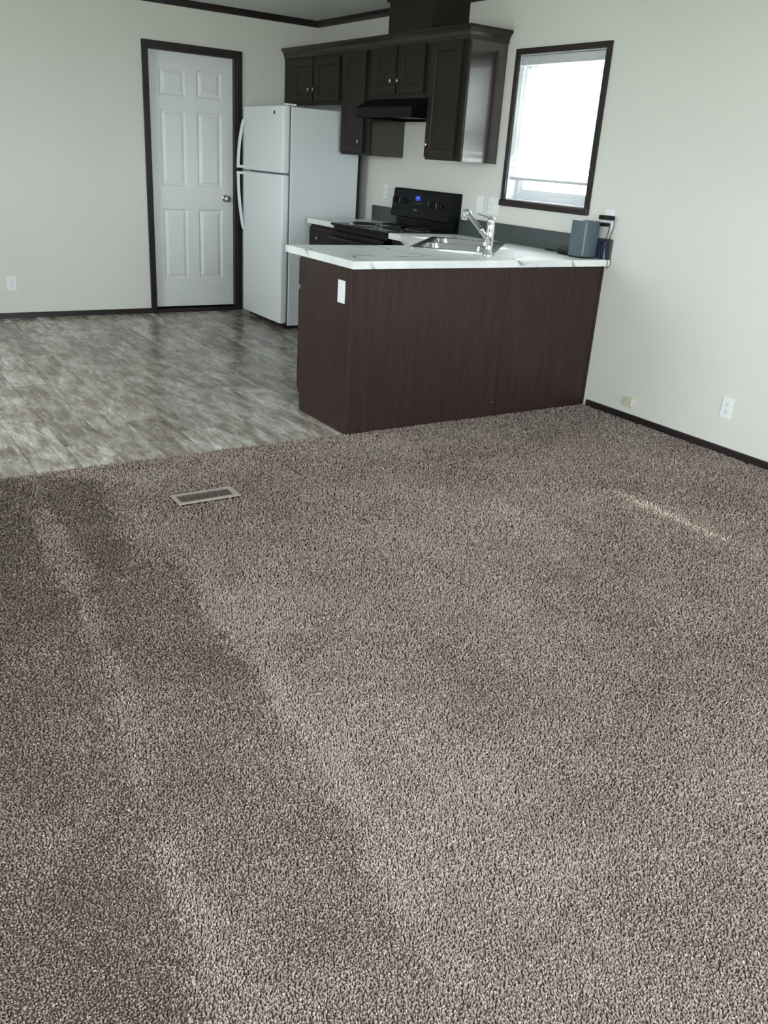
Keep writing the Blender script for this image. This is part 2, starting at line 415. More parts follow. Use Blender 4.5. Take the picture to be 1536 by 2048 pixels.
# panel rectangles on the slab
pcs = [(-1.438, -1.216), (-1.117, -.893)]; prs = [(1.765, 1.975), (1.062, 1.662), (.285, .878)]
holes = [(a, b_, c_, d_) for a, b_ in pcs for c_, d_ in prs]
Md = MUV((0, dy, 0), (1, 0, 0), (0, 0, 1))
bm = sheet(B(), sx0, sx1, sz0, sz1, -.035, 0, holes, Md)
SL = put('door_slab', bm, M_door, D)
for h in holes:
    bm = B(); frame4(bm, h[0], h[1], h[2], h[3], [(0, 0), (.006, -.004), (.012, -.012), (.020, -.012), (.045, -.002), (.052, -.002)], Md)
    put('panel', bm, M_door, SL)
bm = B(); Mk = Matrix.Translation((-.862, dy, .976)) @ Matrix.Rotation(PI/2, 4, 'X')
lathe(bm, [(.032, 0), (.032, .006), (.014, .010), (.012, .028), (.022, .034), (.029, .046), (.027, .058), (.016, .064), (0, .065)], Mk)
put('door_knob', bm, M_nickel, D, True)
for z in (.30, 1.05, 1.85):
    bm = B(); Mh = Matrix.Translation((sx0-.001, dy-.006, z)); lathe(bm, [(.006, -.045), (.006, .045)], Mh, 10); put('hinge', bm, M_trim, D)

# ------------------------------------------------------------------ windows
def window(name, W_, M, cas=True, w_l=.038, proud=.028):
    """M maps (u, v, n): n towards the room, wall face at n = 0, wall depth TH."""
    u0, u1, v0, v1 = W_
    c = M @ Vector(((u0+u1)/2, v0, 0)); E_ = empty(name, c, kind='structure')
    f = .034
    bm = sheet(B(), u0-f, u1+f, v0-.04, v1+f, 0, .016, [(u0, u1, v0, v1)], M)
    put('casing', bm, M_trim, E_)
    bm = B(); box(bm, u0-f-.004, u1+f+.004, v0-.042, v0-.004, .014, .026, .003, 1, M); put('sill_nose', bm, M_trimy, E_)
    bm = sheet(B(), u0, u1, v0, v1, -TH, -.0, [(u0+.006, u1-.006, v0+.006, v1-.006)], M); put('jamb_liner', bm, M_vinyl, E_)
    fw = .035
    bm = sheet(B(), u0+.006, u1-.006, v0+.006, v1-.006, -.125, -.075, [(u0+.006+fw, u1-.006-fw, v0+.006+fw, v1-.006-fw)], M)
    fr_ = put('window_frame', bm, M_vinyl, E_)
    mid = (v0+v1)/2
    for a, b_, n in ((v0+.04, mid+.02, -.095), (mid-.02, v1-.04, -.115)):
        sw = .032
        bm = sheet(B(), u0+.041, u1-.041, a, b_, n-.012, n+.012, [(u0+.041+sw, u1-.041-sw, a+sw, b_-sw)], M)
        s_ = put('sash', bm, M_vinyl, E_)
        bm = B(); box(bm, u0+.041+sw, u1-.041-sw, a+sw, b_-sw, n-.002, n+.002, 0, 1, M); put('pane', bm, M_glass, s_)
    return E_
Mr = M_YZ
window('window_1', hu(W1), Mr); window('window_2', hu(W2), Mr)
window('window_3', (-W3[1], -W3[0], W3[2], W3[3]), Mf); window('window_4', W4, Ml); window('window_5', W5, Ml)

def blind(name, W_, M, bottom, label, pitch=.047, tilt=-80, group=None, relax=True):
    u0, u1, v0, v1 = W_; u0 += .011; u1 -= .011; nc = -.035
    c = M @ Vector(((u0+u1)/2, bottom, nc)); E_ = empty(name, c, label, 'blind', group)
    bm = B(); box(bm, u0, u1, v1-.060, v1-.008, nc-.028, nc+.024, .003, 1, M); put('head_rail', bm, M_vinyl, E_)
    bm = B(); box(bm, u0, u1, bottom, bottom+.018, nc-.024, nc+.024, .005, 2, M); put('bottom_rail', bm, M_vinyl, E_)
    z = bottom+.040; ta = math.radians(tilt); first = None
    proto = None
    while z < v1-.075:
        if proto is None:
            bm = B(); w = .0245; prof = []
            for q in (-1, -.5, 0, .5, 1): prof.append((q*w, .0022*(1-q*q)))
            up = [(a, h+.0013) for a, h in prof]; dn = [(a, h-.0013) for a, h in prof][::-1]; loop = up+dn
            R_ = [[bm.verts.new(M.to_3x3() @ Vector((u-(u0+u1)/2, a*math.sin(ta)+h*math.cos(ta), a*math.cos(ta)-h*math.sin(ta)))) for a, h in loop] for u in (u0, u1)]
            for i in range(len(loop)): j = (i+1) % len(loop); bm.faces.new([R_[0][i], R_[0][j], R_[1][j], R_[1][i]])
            bm.faces.new(R_[0]); bm.faces.new(R_[1])
            proto = put('slat', bm, M_slat, E_, local=True); s_ = proto
        else:
            s_ = proto.copy(); COL.objects.link(s_); s_.parent = E_
        s_.location = (M @ Vector(((u0+u1)/2, z, nc))) - Vector(c)
        s_.rotation_euler.y = math.radians(random.uniform(-2.5, 2.5) + (28 if relax and z < bottom+.15 else 0))
        z += pitch
    for q in (.17, .83):
        u = u0+(u1-u0)*q
        for n in (nc-.026, nc+.0255):
            bm = B(); box(bm, u-.0015, u+.0015, bottom+.010, v1-.02, n-.0006, n+.0006, 0, 1, M); put('ladder_cord', bm, M_slat, E_)
    u = u0+.06; bm = tube(B(), [M @ Vector((u, v1-.05, nc+.034)), M @ Vector((u-.002, v1-.55, nc+.036))], .003, 6); put('tilt_wand', bm, M_slat, E_)
    return E_
blind('window_blind', hu(W1), Mr, 1.318, 'white slatted blind pulled most of the way down the kitchen window above the sink')
blind('window_blind', hu(W2), Mr, 1.02, 'white closed slatted blind on the living room window along the right wall', .045, -75, None, False)

# ------------------------------------------------------------------ cabinet doors
def shaker(bm, w, h, th, M, st=.052):
    """a frame-and-panel door front: (0,0)-(w,h) in (u,v), back at n=0, face at n=th."""
    sheet(bm, 0, w, 0, h, 0, th, [(st, w-st, st, h-st)], M)
    frame4(bm, st, w-st, st, h-st, [(0, th-.002), (.006, th-.009), (.012, th-.009)], M)
    return bm
KNOB = [(.007, 0), (.0065, .010), (.012, .014), (.0155, .020), (.0145, .026), (.008, .030), (0, .031)]
def knob(parent, M, name='knob', m=None):
    bm = lathe(B(), KNOB, M, 16); return put(name, bm, m or M_nickel, parent, True)
XF = -.318
def upper(label, y0, y1, z0, z1, doors, group=None):
    """wall cabinet between y0 (back) and y1 (towards camera), doors [(ya, yb, za, zb, (ky, kz))]."""
    E_ = empty('wall_cabinet', (0, (y0+y1)/2, z0), label, 'cabinet')
    bm = box(B(), XF+.019, -.001, y1, y0, z0, z1); put('cabinet_body', bm, M_cabend, E_)
    M = M_YZ
    hs = [(-d_[0]+.012, -d_[1]-.012, d_[2]+.012, d_[3]-.012) for d_ in doors]
    bm = sheet(B(), -y0, -y1, z0, z1, -XF-.019, -XF, hs, M); put('face_frame', bm, M_cab, E_)
    for ya, yb, za, zb, k in doors:
        Mm = MUV((XF-.001, ya, za), (0, -1, 0), (0, 0, 1))
        d_ = put('cabinet_door', shaker(B(), ya-yb, zb-za, .019, Mm, .05), M_cab, E_)
        knob(d_, MUV((XF-.020, k[0], k[1]), (0, -1, 0), (0, 0, 1)))
    return E_
ZT = 2.152
upper('short dark two-door wall cabinet above the white refrigerator', -.002, -1.028, 1.770, ZT,
      [(-.175, -.548, 1.800, 2.118, (-.520, 1.885)), (-.572, -.990, 1.800, 2.118, (-.604, 1.885))])
upper('tall narrow dark wall cabinet between the refrigerator and the range hood', -1.030, -1.462, 1.408, ZT,
      [(-1.045, -1.385, 1.425, 2.130, (-1.350, 1.505))])
upper('short dark two-door wall cabinet above the black range hood', -1.464, -2.205, 1.800, ZT,
      [(-1.475, -1.800, 1.832, 2.140, (-1.765, 1.914)), (-1.820, -2.150, 1.832, 2.140, (-1.855, 1.914))])
upper('tall dark wall cabinet nearest the window, its glossy side reflecting the blind', -2.207, -2.614, 1.408, ZT,
      [(-2.220, -2.560, 1.425, 2.130, (-2.262, 1.502))])
# crown moulding along the cabinet tops
prof = [(0, 2.138), (.008, 2.138), (.010, 2.160), (.018, 2.180), (.034, 2.196), (.040, 2.200), (.040, 2.216), (0, 2.216)]
bm = B(); st = []
for f_ in (lambda d_: (XF-d_, -.003), lambda d_: (XF-d_, -2.614-d_), lambda d_: (-.003, -2.614-d_)):
    st.append([bm.verts.new((*f_(d_), z)) for d_, z in prof])
for a, b_ in zip(st, st[1:]):
    for i in range(len(prof)): j = (i+1) % len(prof); bm.faces.new([a[i], a[j], b_[j], b_[i]])
bm.faces.new(st[0]); bm.faces.new(st[2])
o = put('cabinet_crown', bm, M_crown); tag(o, 'dark crown moulding running along the tops of the wall cabinets', 'moulding')
# vent chase to the ceiling
E_ = empty('vent_chase', (0, -1.9, ZT), 'dark boxed-in vent chase rising from the wall cabinets to the ceiling', 'vent chase')
bm = box(B(), XF+.012, -.001, -2.165, -1.622, ZT+.001, H-.002); put('chase_body', bm, M_cab, E_)
bm = B(); a = .016
sheet(bm, -(XF+.012)*-1-a if False else XF+.012-a, -.034, -2.165-a, -1.622+a, 2.425, H-.003, [(XF+.013, -.02, -2.164, -1.623)] if False else [], MUV((0, 0, 0), (1, 0, 0), (0, 1, 0)))
put('chase_crown', bm, M_cab, E_)

# ------------------------------------------------------------------ range hood
E_ = empty('range_hood', (0, -1.835, 1.665), 'black under-cabinet range hood over the range', 'range hood')
hp = [(-.002, 1.799), (-.335, 1.799), (-.345, 1.795), (-.452, 1.738), (-.455, 1.732), (-.455, 1.668), (-.440, 1.668), (-.440, 1.690), (-.02, 1.690), (-.02, 1.668), (-.002, 1.668)]
bm = B(); Mh = MUV((0, -2.204, 0), (1, 0, 0), (0, 0, 1)); prism(bm, hp, 0, -.739, Mh); put('hood_shell', bm, M_black, E_)
for ya, yb in ((-2.204, -2.190), (-1.480, -1.4655)):
    bm = box(B(), -.440, -.02, ya, yb, 1.668, 1.6895); put('hood_side_lip', bm, M_black, E_)
bm = box(B(), -.40, -.08, -2.10, -1.57, 1.684, 1.690); put('grease_filter', bm, M_blackp, E_)
for y in (-2.05, -2.09):
    bm = box(B(), -.461, -.455, y-.009, y+.009, 1.694, 1.708, .002); put('rocker_switch', bm, M_blackp, E_)

# ------------------------------------------------------------------ refrigerator
E_ = empty('refrigerator', (-.45, -.608, 0), 'white top-freezer refrigerator standing beside the white panel door', 'refrigerator')
fy0, fy1 = -.982, -.236
bm = box(B(), -.745, -.118, fy0, fy1, .028, 1.722, .006); put('cabinet_shell', bm, M_fridge_side, E_)
bm = box(B(), -.117, -.085, fy0+.02, fy1-.02, .06, 1.69); put('back_panel', bm, M_blackm, E_)
bm = box(B(), -.757, -.745, fy0+.008, fy1-.008, .06, 1.715); put('door_gasket', bm, M_gray, E_)
fd = put('freezer_door', box(B(), -.820, -.757, fy0, fy1, 1.236, 1.728, .012, 3), M_fridge, E_, True)
ld = put('refrigerator_door', box(B(), -.820, -.757, fy0, fy1, .048, 1.224, .012, 3), M_fridge, E_, True)
def handle(za, zb, hook_top):
    """bow handle: one end hooked square to the door, other end running out flat."""
    pts = []; n = 18
    for i in range(n+1):
        s_ = i/n; z = za+(zb-za)*s_
        d_ = .050*math.sin(PI*(.5*s_+.5))**.8 if s_ < 1 else 0
        pts.append((s_, z, d_))
    bm = B(); rings = []
    for s_, z, d_ in pts:
        x = -.819-max(d_, 0); w = .014
        rings.append([bm.verts.new(q) for q in ((x-.012, fy1-.020-w, z), (x-.012, fy1-.020+w*.9, z), (x+.004, fy1-.020+w, z), (x+.004, fy1-.020-w, z))])
    for a, b_ in zip(rings, rings[1:]):
        for k in range(4): bm.faces.new([a[k], a[(k+1) % 4], b_[(k+1) % 4], b_[k]])
    bm.faces.new(rings[0]); bm.faces.new(rings[-1])
    s_ = 1 if zb > za else -1
    z0_, z1_ = sorted((za-.000*s_, za-.022*s_))
    box(bm, -.886, -.815, fy1-.034, fy1-.007, z0_, z1_, .006)
    return bm
put('handle', handle(1.268, 1.625, False), M_fridge, fd, True)
put('handle', handle(1.196, .745, True), M_fridge, ld, True)
bm = B(); Mm = Matrix.Translation((-.820, -.832, 1.676)) @ Matrix.Rotation(-PI/2, 4, 'Y')
lathe(bm, [(.0135, 0), (.0135, .002), (.011, .003), (0, .003)], Mm, 20); tag(put('emblem', bm, M_blackp, fd), 'small round dark emblem')
bm = B(); Mm = Matrix.Translation((-.8231, -.832, 1.676)) @ Matrix.Rotation(-PI/2, 4, 'Y')
for r_ in (.0100, .0065):
    for k in range(16):
        a0, a1 = 2*PI*k/16, 2*PI*(k+1)/16
        bm.faces.new([bm.verts.new(Mm @ Vector((rr*math.cos(a), rr*math.sin(a), .0002))) for rr, a in ((r_, a0), (r_, a1), (r_-.0012, a1), (r_-.0012, a0))])
put('emblem_ring', bm, M_gray, fd)
bm = box(B(), -.80, -.70, fy0+.004, fy0+.045, 1.7285, 1.742, .004); put('hinge_cover', bm, M_fridge, E_)
bm = box(B(), -.795, -.755, fy0+.006, fy0+.05, 1.2245, 1.2355, .002); put('hinge_plate', bm, M_gray, E_)
bm = box(B(), -.755, -.735, fy0+.015, fy1-.015, .012, .062); put('toe_grille', bm, M_blackm, E_)
for x, y in ((-.70, fy0+.05), (-.70, fy1-.05), (-.17, fy0+.05), (-.17, fy1-.05)):
    bm = lathe(B(), [(.02, 0), (.02, .01), (.012, .012), (.012, .03)], Matrix.Translation((x, y, 0)), 12); put('foot', bm, M_blackp, E_)

# ------------------------------------------------------------------ base cabinets
ZC = .876     # underside of the counters
PX, PYF, PYB = -1.800, -3.741, -3.190
E_ = empty('peninsula_cabinet', (-.9, -3.45, 0), 'dark wood peninsula cabinet facing the carpet under the white counter', 'cabinet')
bm = box(B(), PX+.019, -1.17, PYF+.007, PYB, .10, ZC-.001); box(bm, -1.17, -.70, PYF+.007, PYB, .10, .70); box(bm, PX+.019, -.70, PYF+.007, PYB-.06, .0, .10); put('cabinet_body', bm, M_cab, E_)
bm = B(); prism(bm, [(-PYF-.026, 0), (-PYB+.02, 0), (-PYB+.02, .10), (-PYB, .10), (-PYB, ZC-.001), (-PYF-.026, ZC-.001)], PX, PX+.019, Matrix(((0, 0, 1, 0), (-1, 0, 0, 0), (0, 1, 0, 0), (0, 0, 0, 1))))
put('end_panel', bm, M_wood, E_)
for a, b_ in ((PX+.030, -.7562), (-.7532, -.020)):
    bm = box(B(), a, b_, PYF, PYF+.006, 0, ZC-.001, .0008, 1); put('back_panel', bm, M_wood, E_)
bm = box(B(), PX-.004, PX+.029, PYF-.004, PYF+.025, 0, ZC-.001, .003); put('corner_trim', bm, M_wood, E_)
bm = box(B(), -.019, -.001, PYF-.005, PYF+.006, 0, ZC-.001, .002); put('wall_trim', bm, M_wood, E_)
bm = lathe(B(), [(.004, 0), (.004, .002), (0, .003)], MUV((-.775, PYF, .088), (1, 0, 0), (0, 0, 1)), 10); put('screw_cap', bm, M_mark, E_)
for i, (a, b_) in enumerate(((-1.798, -1.405), (-1.400, -1.010))):
    Mm = MUV((b_, PYB+.001, .125), (-1, 0, 0), (0, 0, 1))
    d_ = put('cabinet_door', shaker(B(), b_-a, .565, .019, Mm), M_cab, E_); knob(d_, MUV(((a+.04) if i else (b_-.04), PYB+.020, .65), (-1, 0, 0), (0, 0, 1)))
    Mm = MUV((b_, PYB+.001, .715), (-1, 0, 0), (0, 0, 1))
    d_ = put('drawer_front', shaker(B(), b_-a, .145, .019, Mm, .035), M_cab, E_); knob(d_, MUV(((a+b_)/2, PYB+.020, .787), (-1, 0, 0), (0, 0, 1)))
# corner base cabinet with a diagonal front (holds the sink)
E_ = empty('corner_cabinet', (-.4, -2.8, 0), 'dark corner base cabinet with diagonal front under the sink', 'cabinet')
pA, pB = Vector((-.600, -2.430, 0)), Vector((-.930, -3.10, 0))
poly = [(-.002, -3.188), (-.002, -2.283), (-.600, -2.283), (-.600, -2.430), (-.930, -3.10), (-.930, -3.188)]
bm = prism(B(), poly, .10, ZC-.2); put('cabinet_body', bm, M_cab, E_)
inn = [(-.002, -3.188), (-.002, -2.283), (-.540, -2.283), (-.540, -2.44), (-.87, -3.11), (-.87, -3.188)]
bm = prism(B(), inn, 0, .0995); put('toe_kick', bm, M_cab, E_)
dv = (pB-pA).normalized(); L_ = (pB-pA).length
bm = B(); Mm = MUV(pA, (-dv.x*-1, dv.y, 0), (0, 0, 1)); nrm = Vector((dv.y, -dv.x, 0))
Mm = MUV(pA - nrm*.0, (dv.x, dv.y, 0), (0, 0, 1))
if (Mm.to_3x3() @ Vector((0, 0, 1))).dot(Vector((-1, 1, 0))) < 0: Mm = MUV(pB, (-dv.x, -dv.y, 0), (0, 0, 1))
sheet(bm, 0, L_, ZC-.2, ZC-.001, -.019, 0, [], Mm); put('apron', bm, M_cab, E_)
Md_ = Mm @ Matrix.Translation((.03, .12, .001)); d_ = put('cabinet_door', shaker(B(), L_-.06, .53, .019, Md_), M_cab, E_)
knob(d_, Mm @ Matrix.Translation((.07, .58, .020)))
bm = box(B(), -.600, -.581, -2.429, -2.283, ZC-.2, ZC-.001); put('filler', bm, M_cab, E_)
# small base cabinet between the refrigerator and the range
E_ = empty('base_cabinet', (-.3, -1.29, 0), 'narrow dark base cabinet with one drawer beside the refrigerator', 'cabinet')
by0, by1 = -1.495, -1.085
bm = box(B(), -.600, -.002, by0, by1, .10, ZC-.001); box(bm, -.54, -.002, by0, by1, 0, .10); put('cabinet_body', bm, M_cab, E_)
Mm = MUV((-.601, by1-.010, .700), (0, -1, 0), (0, 0, 1)); d_ = put('drawer_front', shaker(B(), .390, .155, .019, Mm, .035), M_cab, E_)
knob(d_, MUV((-.620, -1.262, .775), (0, -1, 0), (0, 0, 1)))
Mm = MUV((-.601, by1-.010, .125), (0, -1, 0), (0, 0, 1)); d_ = put('cabinet_door', shaker(B(), .390, .560, .019, Mm), M_cab, E_)
knob(d_, MUV((-.620, -1.43, .64), (0, -1, 0), (0, 0, 1)))

# ------------------------------------------------------------------ counters
SC = Vector((-.570, -3.030, 0)); SA = Vector((.7071, .7071, 0)); SB = Vector((.7071, -.7071, 0))
def suv(u, v): q = SC+SA*u+SB*v; return (q.x, q.y)
hole = [suv(-.425, -.238), suv(.425, -.238), suv(.425, .238), suv(-.425, .238)]
cpoly = [(-.001, -3.785), (-.001, -2.281), (-.632, -2.281), (-.632, -2.430), (-.965, -3.045), (-1.822, -3.045), (-1.822, -3.785)]
E_ = empty('countertop', (-.9, -3.4, ZC), 'long white marble-look counter over the peninsula and the sink corner', 'countertop')
bm = prism(B(), cpoly, ZC, .914, None, [hole]); es = [e for e in bm.edges if e.calc_face_angle(0) > .8 and not all(any((v.co.xy-Vector(h)).length < .01 for h in hole) for v in e.verts)]
bmesh.ops.bevel(bm, geom=es, offset=.003, segments=2, affect='EDGES', clamp_overlap=True)
put('counter_slab', bm, M_marble, E_)
bm = box(B(), -.019, -.001, -3.784, -2.282, .9145, 1.032, .002); put('backsplash', bm, M_splash, E_)
E_ = empty('countertop', (-.3, -1.29, ZC), 'short white marble-look counter between the refrigerator and the range', 'countertop')
bm = box(B(), -.635, -.001, -1.499, -1.075, ZC, .914, .003); put('counter_slab', bm, M_marble, E_)
bm = box(B(), -.019, -.001, -1.498, -1.075, .9145, 1.030, .002); put('backsplash', bm, M_splash, E_)

# ------------------------------------------------------------------ sink
def rrect(u0, u1, v0, v1, r, n=6):
    out = []
    for cu, cv, a0 in ((u1-r, v1-r, 0), (u0+r, v1-r, PI/2), (u0+r, v0+r, PI), (u1-r, v0+r, 3*PI/2)):
        for k in range(n+1): a = a0+PI/2*k/n; out.append((cu+r*math.cos(a), cv+r*math.sin(a)))
    return out
E_ = empty('sink', (SC.x, SC.y, .914), 'stainless double-bowl sink set diagonally in the counter corner', 'sink')
bowls = [(-.395, -.018, -.205, .165), (.018, .395, -.205, .165)]
bm = B(); outer = [suv(*q) for q in rrect(-.442, .442, -.255, .255, .03, 3)]
prism(bm, outer, .9145, .9195, None, [[suv(*q) for q in rrect(*b_, .07)] for b_ in bowls]); put('sink_rim', bm, M_steel, E_, True)
for b_ in bowls:
    bm = B(); rings = []
    for ins, z, r_ in ((0, .9190, .07), (.003, .9160, .07), (.0105, .850, .068), (.020, .790, .065), (.036, .757, .06), (.062, .742, .05)):
        rings.append([bm.verts.new((*suv(*q), z)) for q in rrect(b_[0]+ins, b_[1]-ins, b_[2]+ins, b_[3]-ins, r_)])
    for a, c_ in zip(rings, rings[1:]):
        for k in range(len(a)): bm.faces.new([a[k], a[(k+1) % len(a)], c_[(k+1) % len(a)], c_[k]])
    bm.faces.new(rings[-1])
    bw = put('bowl', bm, M_steel, E_, True)
    cx, cy = suv((b_[0]+b_[1])/2, (b_[2]+b_[3])/2)
    bm = lathe(B(), [(.042, .7425), (.040, .745), (.034, .745), (.030, .7435), (0, .7435)], Matrix.Translation((cx, cy, 0)), 20); put('drain', bm, M_chrome, bw, True)
# faucet
fx, fy = -.788, -3.572
E_ = empty('faucet', (fx, fy, .914), 'chrome single-lever faucet with a raised pull-out spout beside the sink', 'faucet')
bm = lathe(B(), [(.034, .9145), (.034, .921), (.030, .930), (.0235, .940), (.0225, .990), (.024, .994), (.024, 1.052), (.0225, 1.056), (.0235, 1.094), (.0245, 1.106), (.022, 1.118), (.013, 1.127), (0, 1.130)], Matrix.Translation((fx, fy, 0)), 24)
put('faucet_body', bm, M_chrome, E_, True)
hd = Vector((-.775, -3.335, 1.130))
s0 = Vector((fx, fy+.012, 1.000))
d_ = (hd-s0)
bm = tube(B(), [s0, s0+d_*.30, s0+d_*.31, s0+d_*.33, s0+d_*.34, s0+d_*.97], .0145, 14, rad=[.0135, .0135, .0165, .0165, .0145, .0155]); put('spout', bm, M_chrome, E_, True)
bm = tube(B(), spline([hd-d_*.06, hd+Vector((0, .010, .004)), hd+Vector((0, .026, -.010)), hd+Vector((0, .030, -.040))], 5), .02, 14, rad=[.016]+[.019]*6+[.022]*8+[.020]); put('spray_head', bm, M_chrome, E_, True)
bm = tube(B(), spline([(fx, fy, 1.112), (fx-.004, fy+.04, 1.124), (fx-.008, fy+.12, 1.134)], 5), .005, 10, rad=[.007]*3+[.0042]*6+[.0036, .003]); put('lever', bm, M_chrome, E_, True)

# ------------------------------------------------------------------ range
E_ = empty('range', (-.35, -1.89, 0), 'black freestanding electric range with a lit blue clock between the counters', 'range')
ry0, ry1 = -2.274, -1.506
bm = box(B(), -.628, -.03, ry0+.002, ry1-.002, .06, .898); box(bm, -.58, -.05, ry0+.02, ry1-.02, 0, .06); put('range_body', bm, M_black, E_)
bm = box(B(), -.660, -.024, ry0, ry1, .899, .918, .006, 2); put('cooktop', bm, M_black, E_)
od = put('oven_door', box(B(), -.664, -.629, ry0+.006, ry1-.006, .285, .860, .006), M_black, E_)
bm = box(B(), -.6655, -.6642, ry0+.14, ry1-.14, .42, .70); put('oven_window', bm, M_blackp, od)
bm = tube(B(), [(-.655, ry0+.07, .812), (-.704, ry0+.075, .812), (-.706, ry0+.09, .812), (-.706, ry1-.09, .812), (-.704, ry1-.075, .812), (-.655, ry1-.07, .812)], .012, 10); put('handle', bm, M_blackp, od, True)
put('storage_drawer', box(B(), -.660, -.629, ry0+.006, ry1-.006, .075, .275, .006), M_black, E_)
for x, y, r_ in ((-.47, -1.70, .095), (-.47, -2.08, .075), (-.22, -1.70, .075), (-.22, -2.08, .095)):
    bm = lathe(B(), [(r_+.022, .9185), (r_+.020, .921), (r_+.008, .9195), (.03, .9185), (0, .9185)], Matrix.Translation((x, y, 0)), 28); db = put('drip_bowl', bm, M_chrome, E_, True)
    pts = []; n = 72
    for i in range(n+1):
        s_ = i/n; a = s_*2*PI*3.5; rr = .018+(r_-.018)*s_; pts.append((x+rr*math.cos(a), y+rr*math.sin(a), .929))
    bm = tube(B(), pts, .0055, 6); put('coil_element', bm, M_blackm, db, True)
bm = box(B(), -.062, -.003, ry0+.010, ry1-.010, .900, 1.000); put('backguard_riser', bm, M_black, E_)
Mq = MUV((0, ry0, 0), (1, 0, 0), (0, 0, 1))
bm = prism(B(), [(-.003, .985), (-.106, .985), (-.112, .992), (-.086, 1.184), (-.078, 1.192), (-.003, 1.192)], 0, -(ry1-ry0), Mq)
cp_ = put('control_panel', bm, M_black, E_)
zax = Vector((-.112, 0, .992)); tl = (Vector((-.086, 0, 1.184))-zax); vv = tl.normalized()
def pan(y, z, lift=0):
    s_ = (z-.992)/(1.184-.992); q = zax+tl*s_; M = MUV((q.x, y, q.z), (0, -1, 0), (vv.x, vv.y, vv.z)); return M @ Matrix.Translation((0, 0, lift))
for y, z in ((-1.555, 1.103), (-1.650, 1.104), (-2.040, 1.098), (-2.135, 1.094)):
    bm = lathe(B(), [(.026, 0), (.026, .004), (.021, .007), (.019, .022), (.016, .024), (0, .024)], pan(y, z), 20); k_ = put('control_knob', bm, M_blackp, cp_, True)
    bm = B(); box(bm, -.005, .005, -.020, .020, .023, .034, .002, 1, pan(y, z)); put('knob_grip', bm, M_blackp, k_)
    bm = B(); box(bm, -.0052, -.0042, -.019, .019, .0335, .0345, 0, 1, pan(y, z)); box(bm, .0042, .0052, -.019, .019, .0335, .0345, 0, 1, pan(y, z)); put('grip_highlight_line', bm, M_mark, k_)  # pale strips paint the glint along both grip edges
    bm = B()
    for a in range(-130, 131, 52):
        c_, s_ = math.cos(math.radians(90-a)), math.sin(math.radians(90-a)); box(bm, .031*c_-.001, .031*c_+.001, .031*s_-.002, .031*s_+.002, .0002, .0006, 0, 1, pan(y, z))
    tag(put('dial_marks', bm, M_mark, cp_), kind='stuff')
bm = B(); box(bm, -.034, .034, -.017, .017, .0005, .0018, 0, 1, pan(-1.848, 1.130)); dsp = put('clock_display', bm, M_lcd, cp_)
put('clock_digits', text_bm('P4', .026, pan(-1.848, 1.130, .0022)), M_digit, dsp)
for i in range(6):
    bm = B(); y = -1.790-.0232*i; box(bm, -.008, .008, -.004, .004, .0005, .0014, 0, 1, pan(y, 1.092)); put('touch_button', bm, M_slot, cp_)
put('lettering', text_bm('Roper', .021, pan(-1.835, 1.045, .0008)), M_mark, cp_)

# ------------------------------------------------------------------ outlets, switches, plates (front faces local -y)
def plate(name, label, cat, gangs, M, group=None):
    """gangs: list of 'outlet' / 'switch' / 'blank'; M places the centre on the wall with n outwards."""
    c = M @ Vector((0, 0, 0)); E_ = empty(name, c, label, cat, group)
    w = .070 + .046*(len(gangs)-1)
    bm = B(); box(bm, -w/2, w/2, -.0575, .0575, .0004, .0060, .0022, 2, M); put('cover_plate', bm, M_plate, E_)
    for i, g in enumerate(gangs):
        u = (i-(len(gangs)-1)/2)*.046
        if g == 'outlet':
            for v in (-.0195, .0195):
                bm = B(); prism(bm, [(u+.0165*math.cos(a_), v+min(max(.0165*math.sin(a_), -.0138), .0138)) for a_ in [2*PI*k/20 for k in range(20)]], .0062, .0078, M); rc = put('receptacle', bm, M_plate, E_)
                for du, h_ in ((-.0062, .0045), (.0062, .0038)):
                    bm = B(); box(bm, u+du-.0012, u+du+.0012, v+.002-h_, v+.002+h_, .0079, .0083, 0, 1, M); put('slot', bm, M_slot, rc)
                bm = lathe(B(), [(.0026, .0079), (.0026, .0083)], M @ Matrix.Translation((u, v-.0085, 0)), 8); put('slot', bm, M_slot, rc)
        elif g == 'switch':
            bm = B(); box(bm, u-.005, u+.005, -.012, .012, .0062, .0075, 0, 1, M); box(bm, u-.0035, u+.0035, -.002, .010, .0070, .0150, .001, 1, M @ Matrix.Rotation(.35, 4, 'X')); put('toggle', bm, M_plate, E_)
        else:
            bm = B(); box(bm, u-.0165, u+.0165, -.0335, .0335, .0062, .0078, .001, 1, M); put('rocker', bm, M_plate, E_)
        for v in ((-.0, ) if g == 'outlet' else (-.030, .030) if g == 'switch' else (-.0485, .0485)):
            bm = lathe(B(), [(.003, .0061), (.003, .0068), (0, .0071)], M @ Matrix.Translation((u, v, 0)), 8); put('screw', bm, M_mark if False else M_plate, E_)
    return E_
RW = lambda y, z: MUV((0, y, z), (0, -1, 0), (0, 0, 1))
BW = lambda x, z: MUV((x, 0, z), (1, 0, 0), (0, 0, 1))
plate('wall_outlet', 'white duplex outlet low on the back wall left of the panel door', 'outlet', ['outlet'], BW(-2.733, .276))
plate('wall_outlet', 'white duplex outlet low on the right wall nearest the camera', 'outlet', ['outlet'], RW(-4.787, .256))
plate('wall_outlet', 'white outlet plate on the dark end panel of the peninsula', 'outlet', ['blank'], MUV((PX, -3.650, .747), (0, -1, 0), (0, 0, 1)))
plate('wall_outlet', 'white outlet plate on the wall between refrigerator and range', 'outlet', ['outlet'], RW(-1.250, 1.146))
plate('light_switch', 'single white switch plate on the wall right of the range', 'switch', ['switch'], RW(-2.482, 1.138))
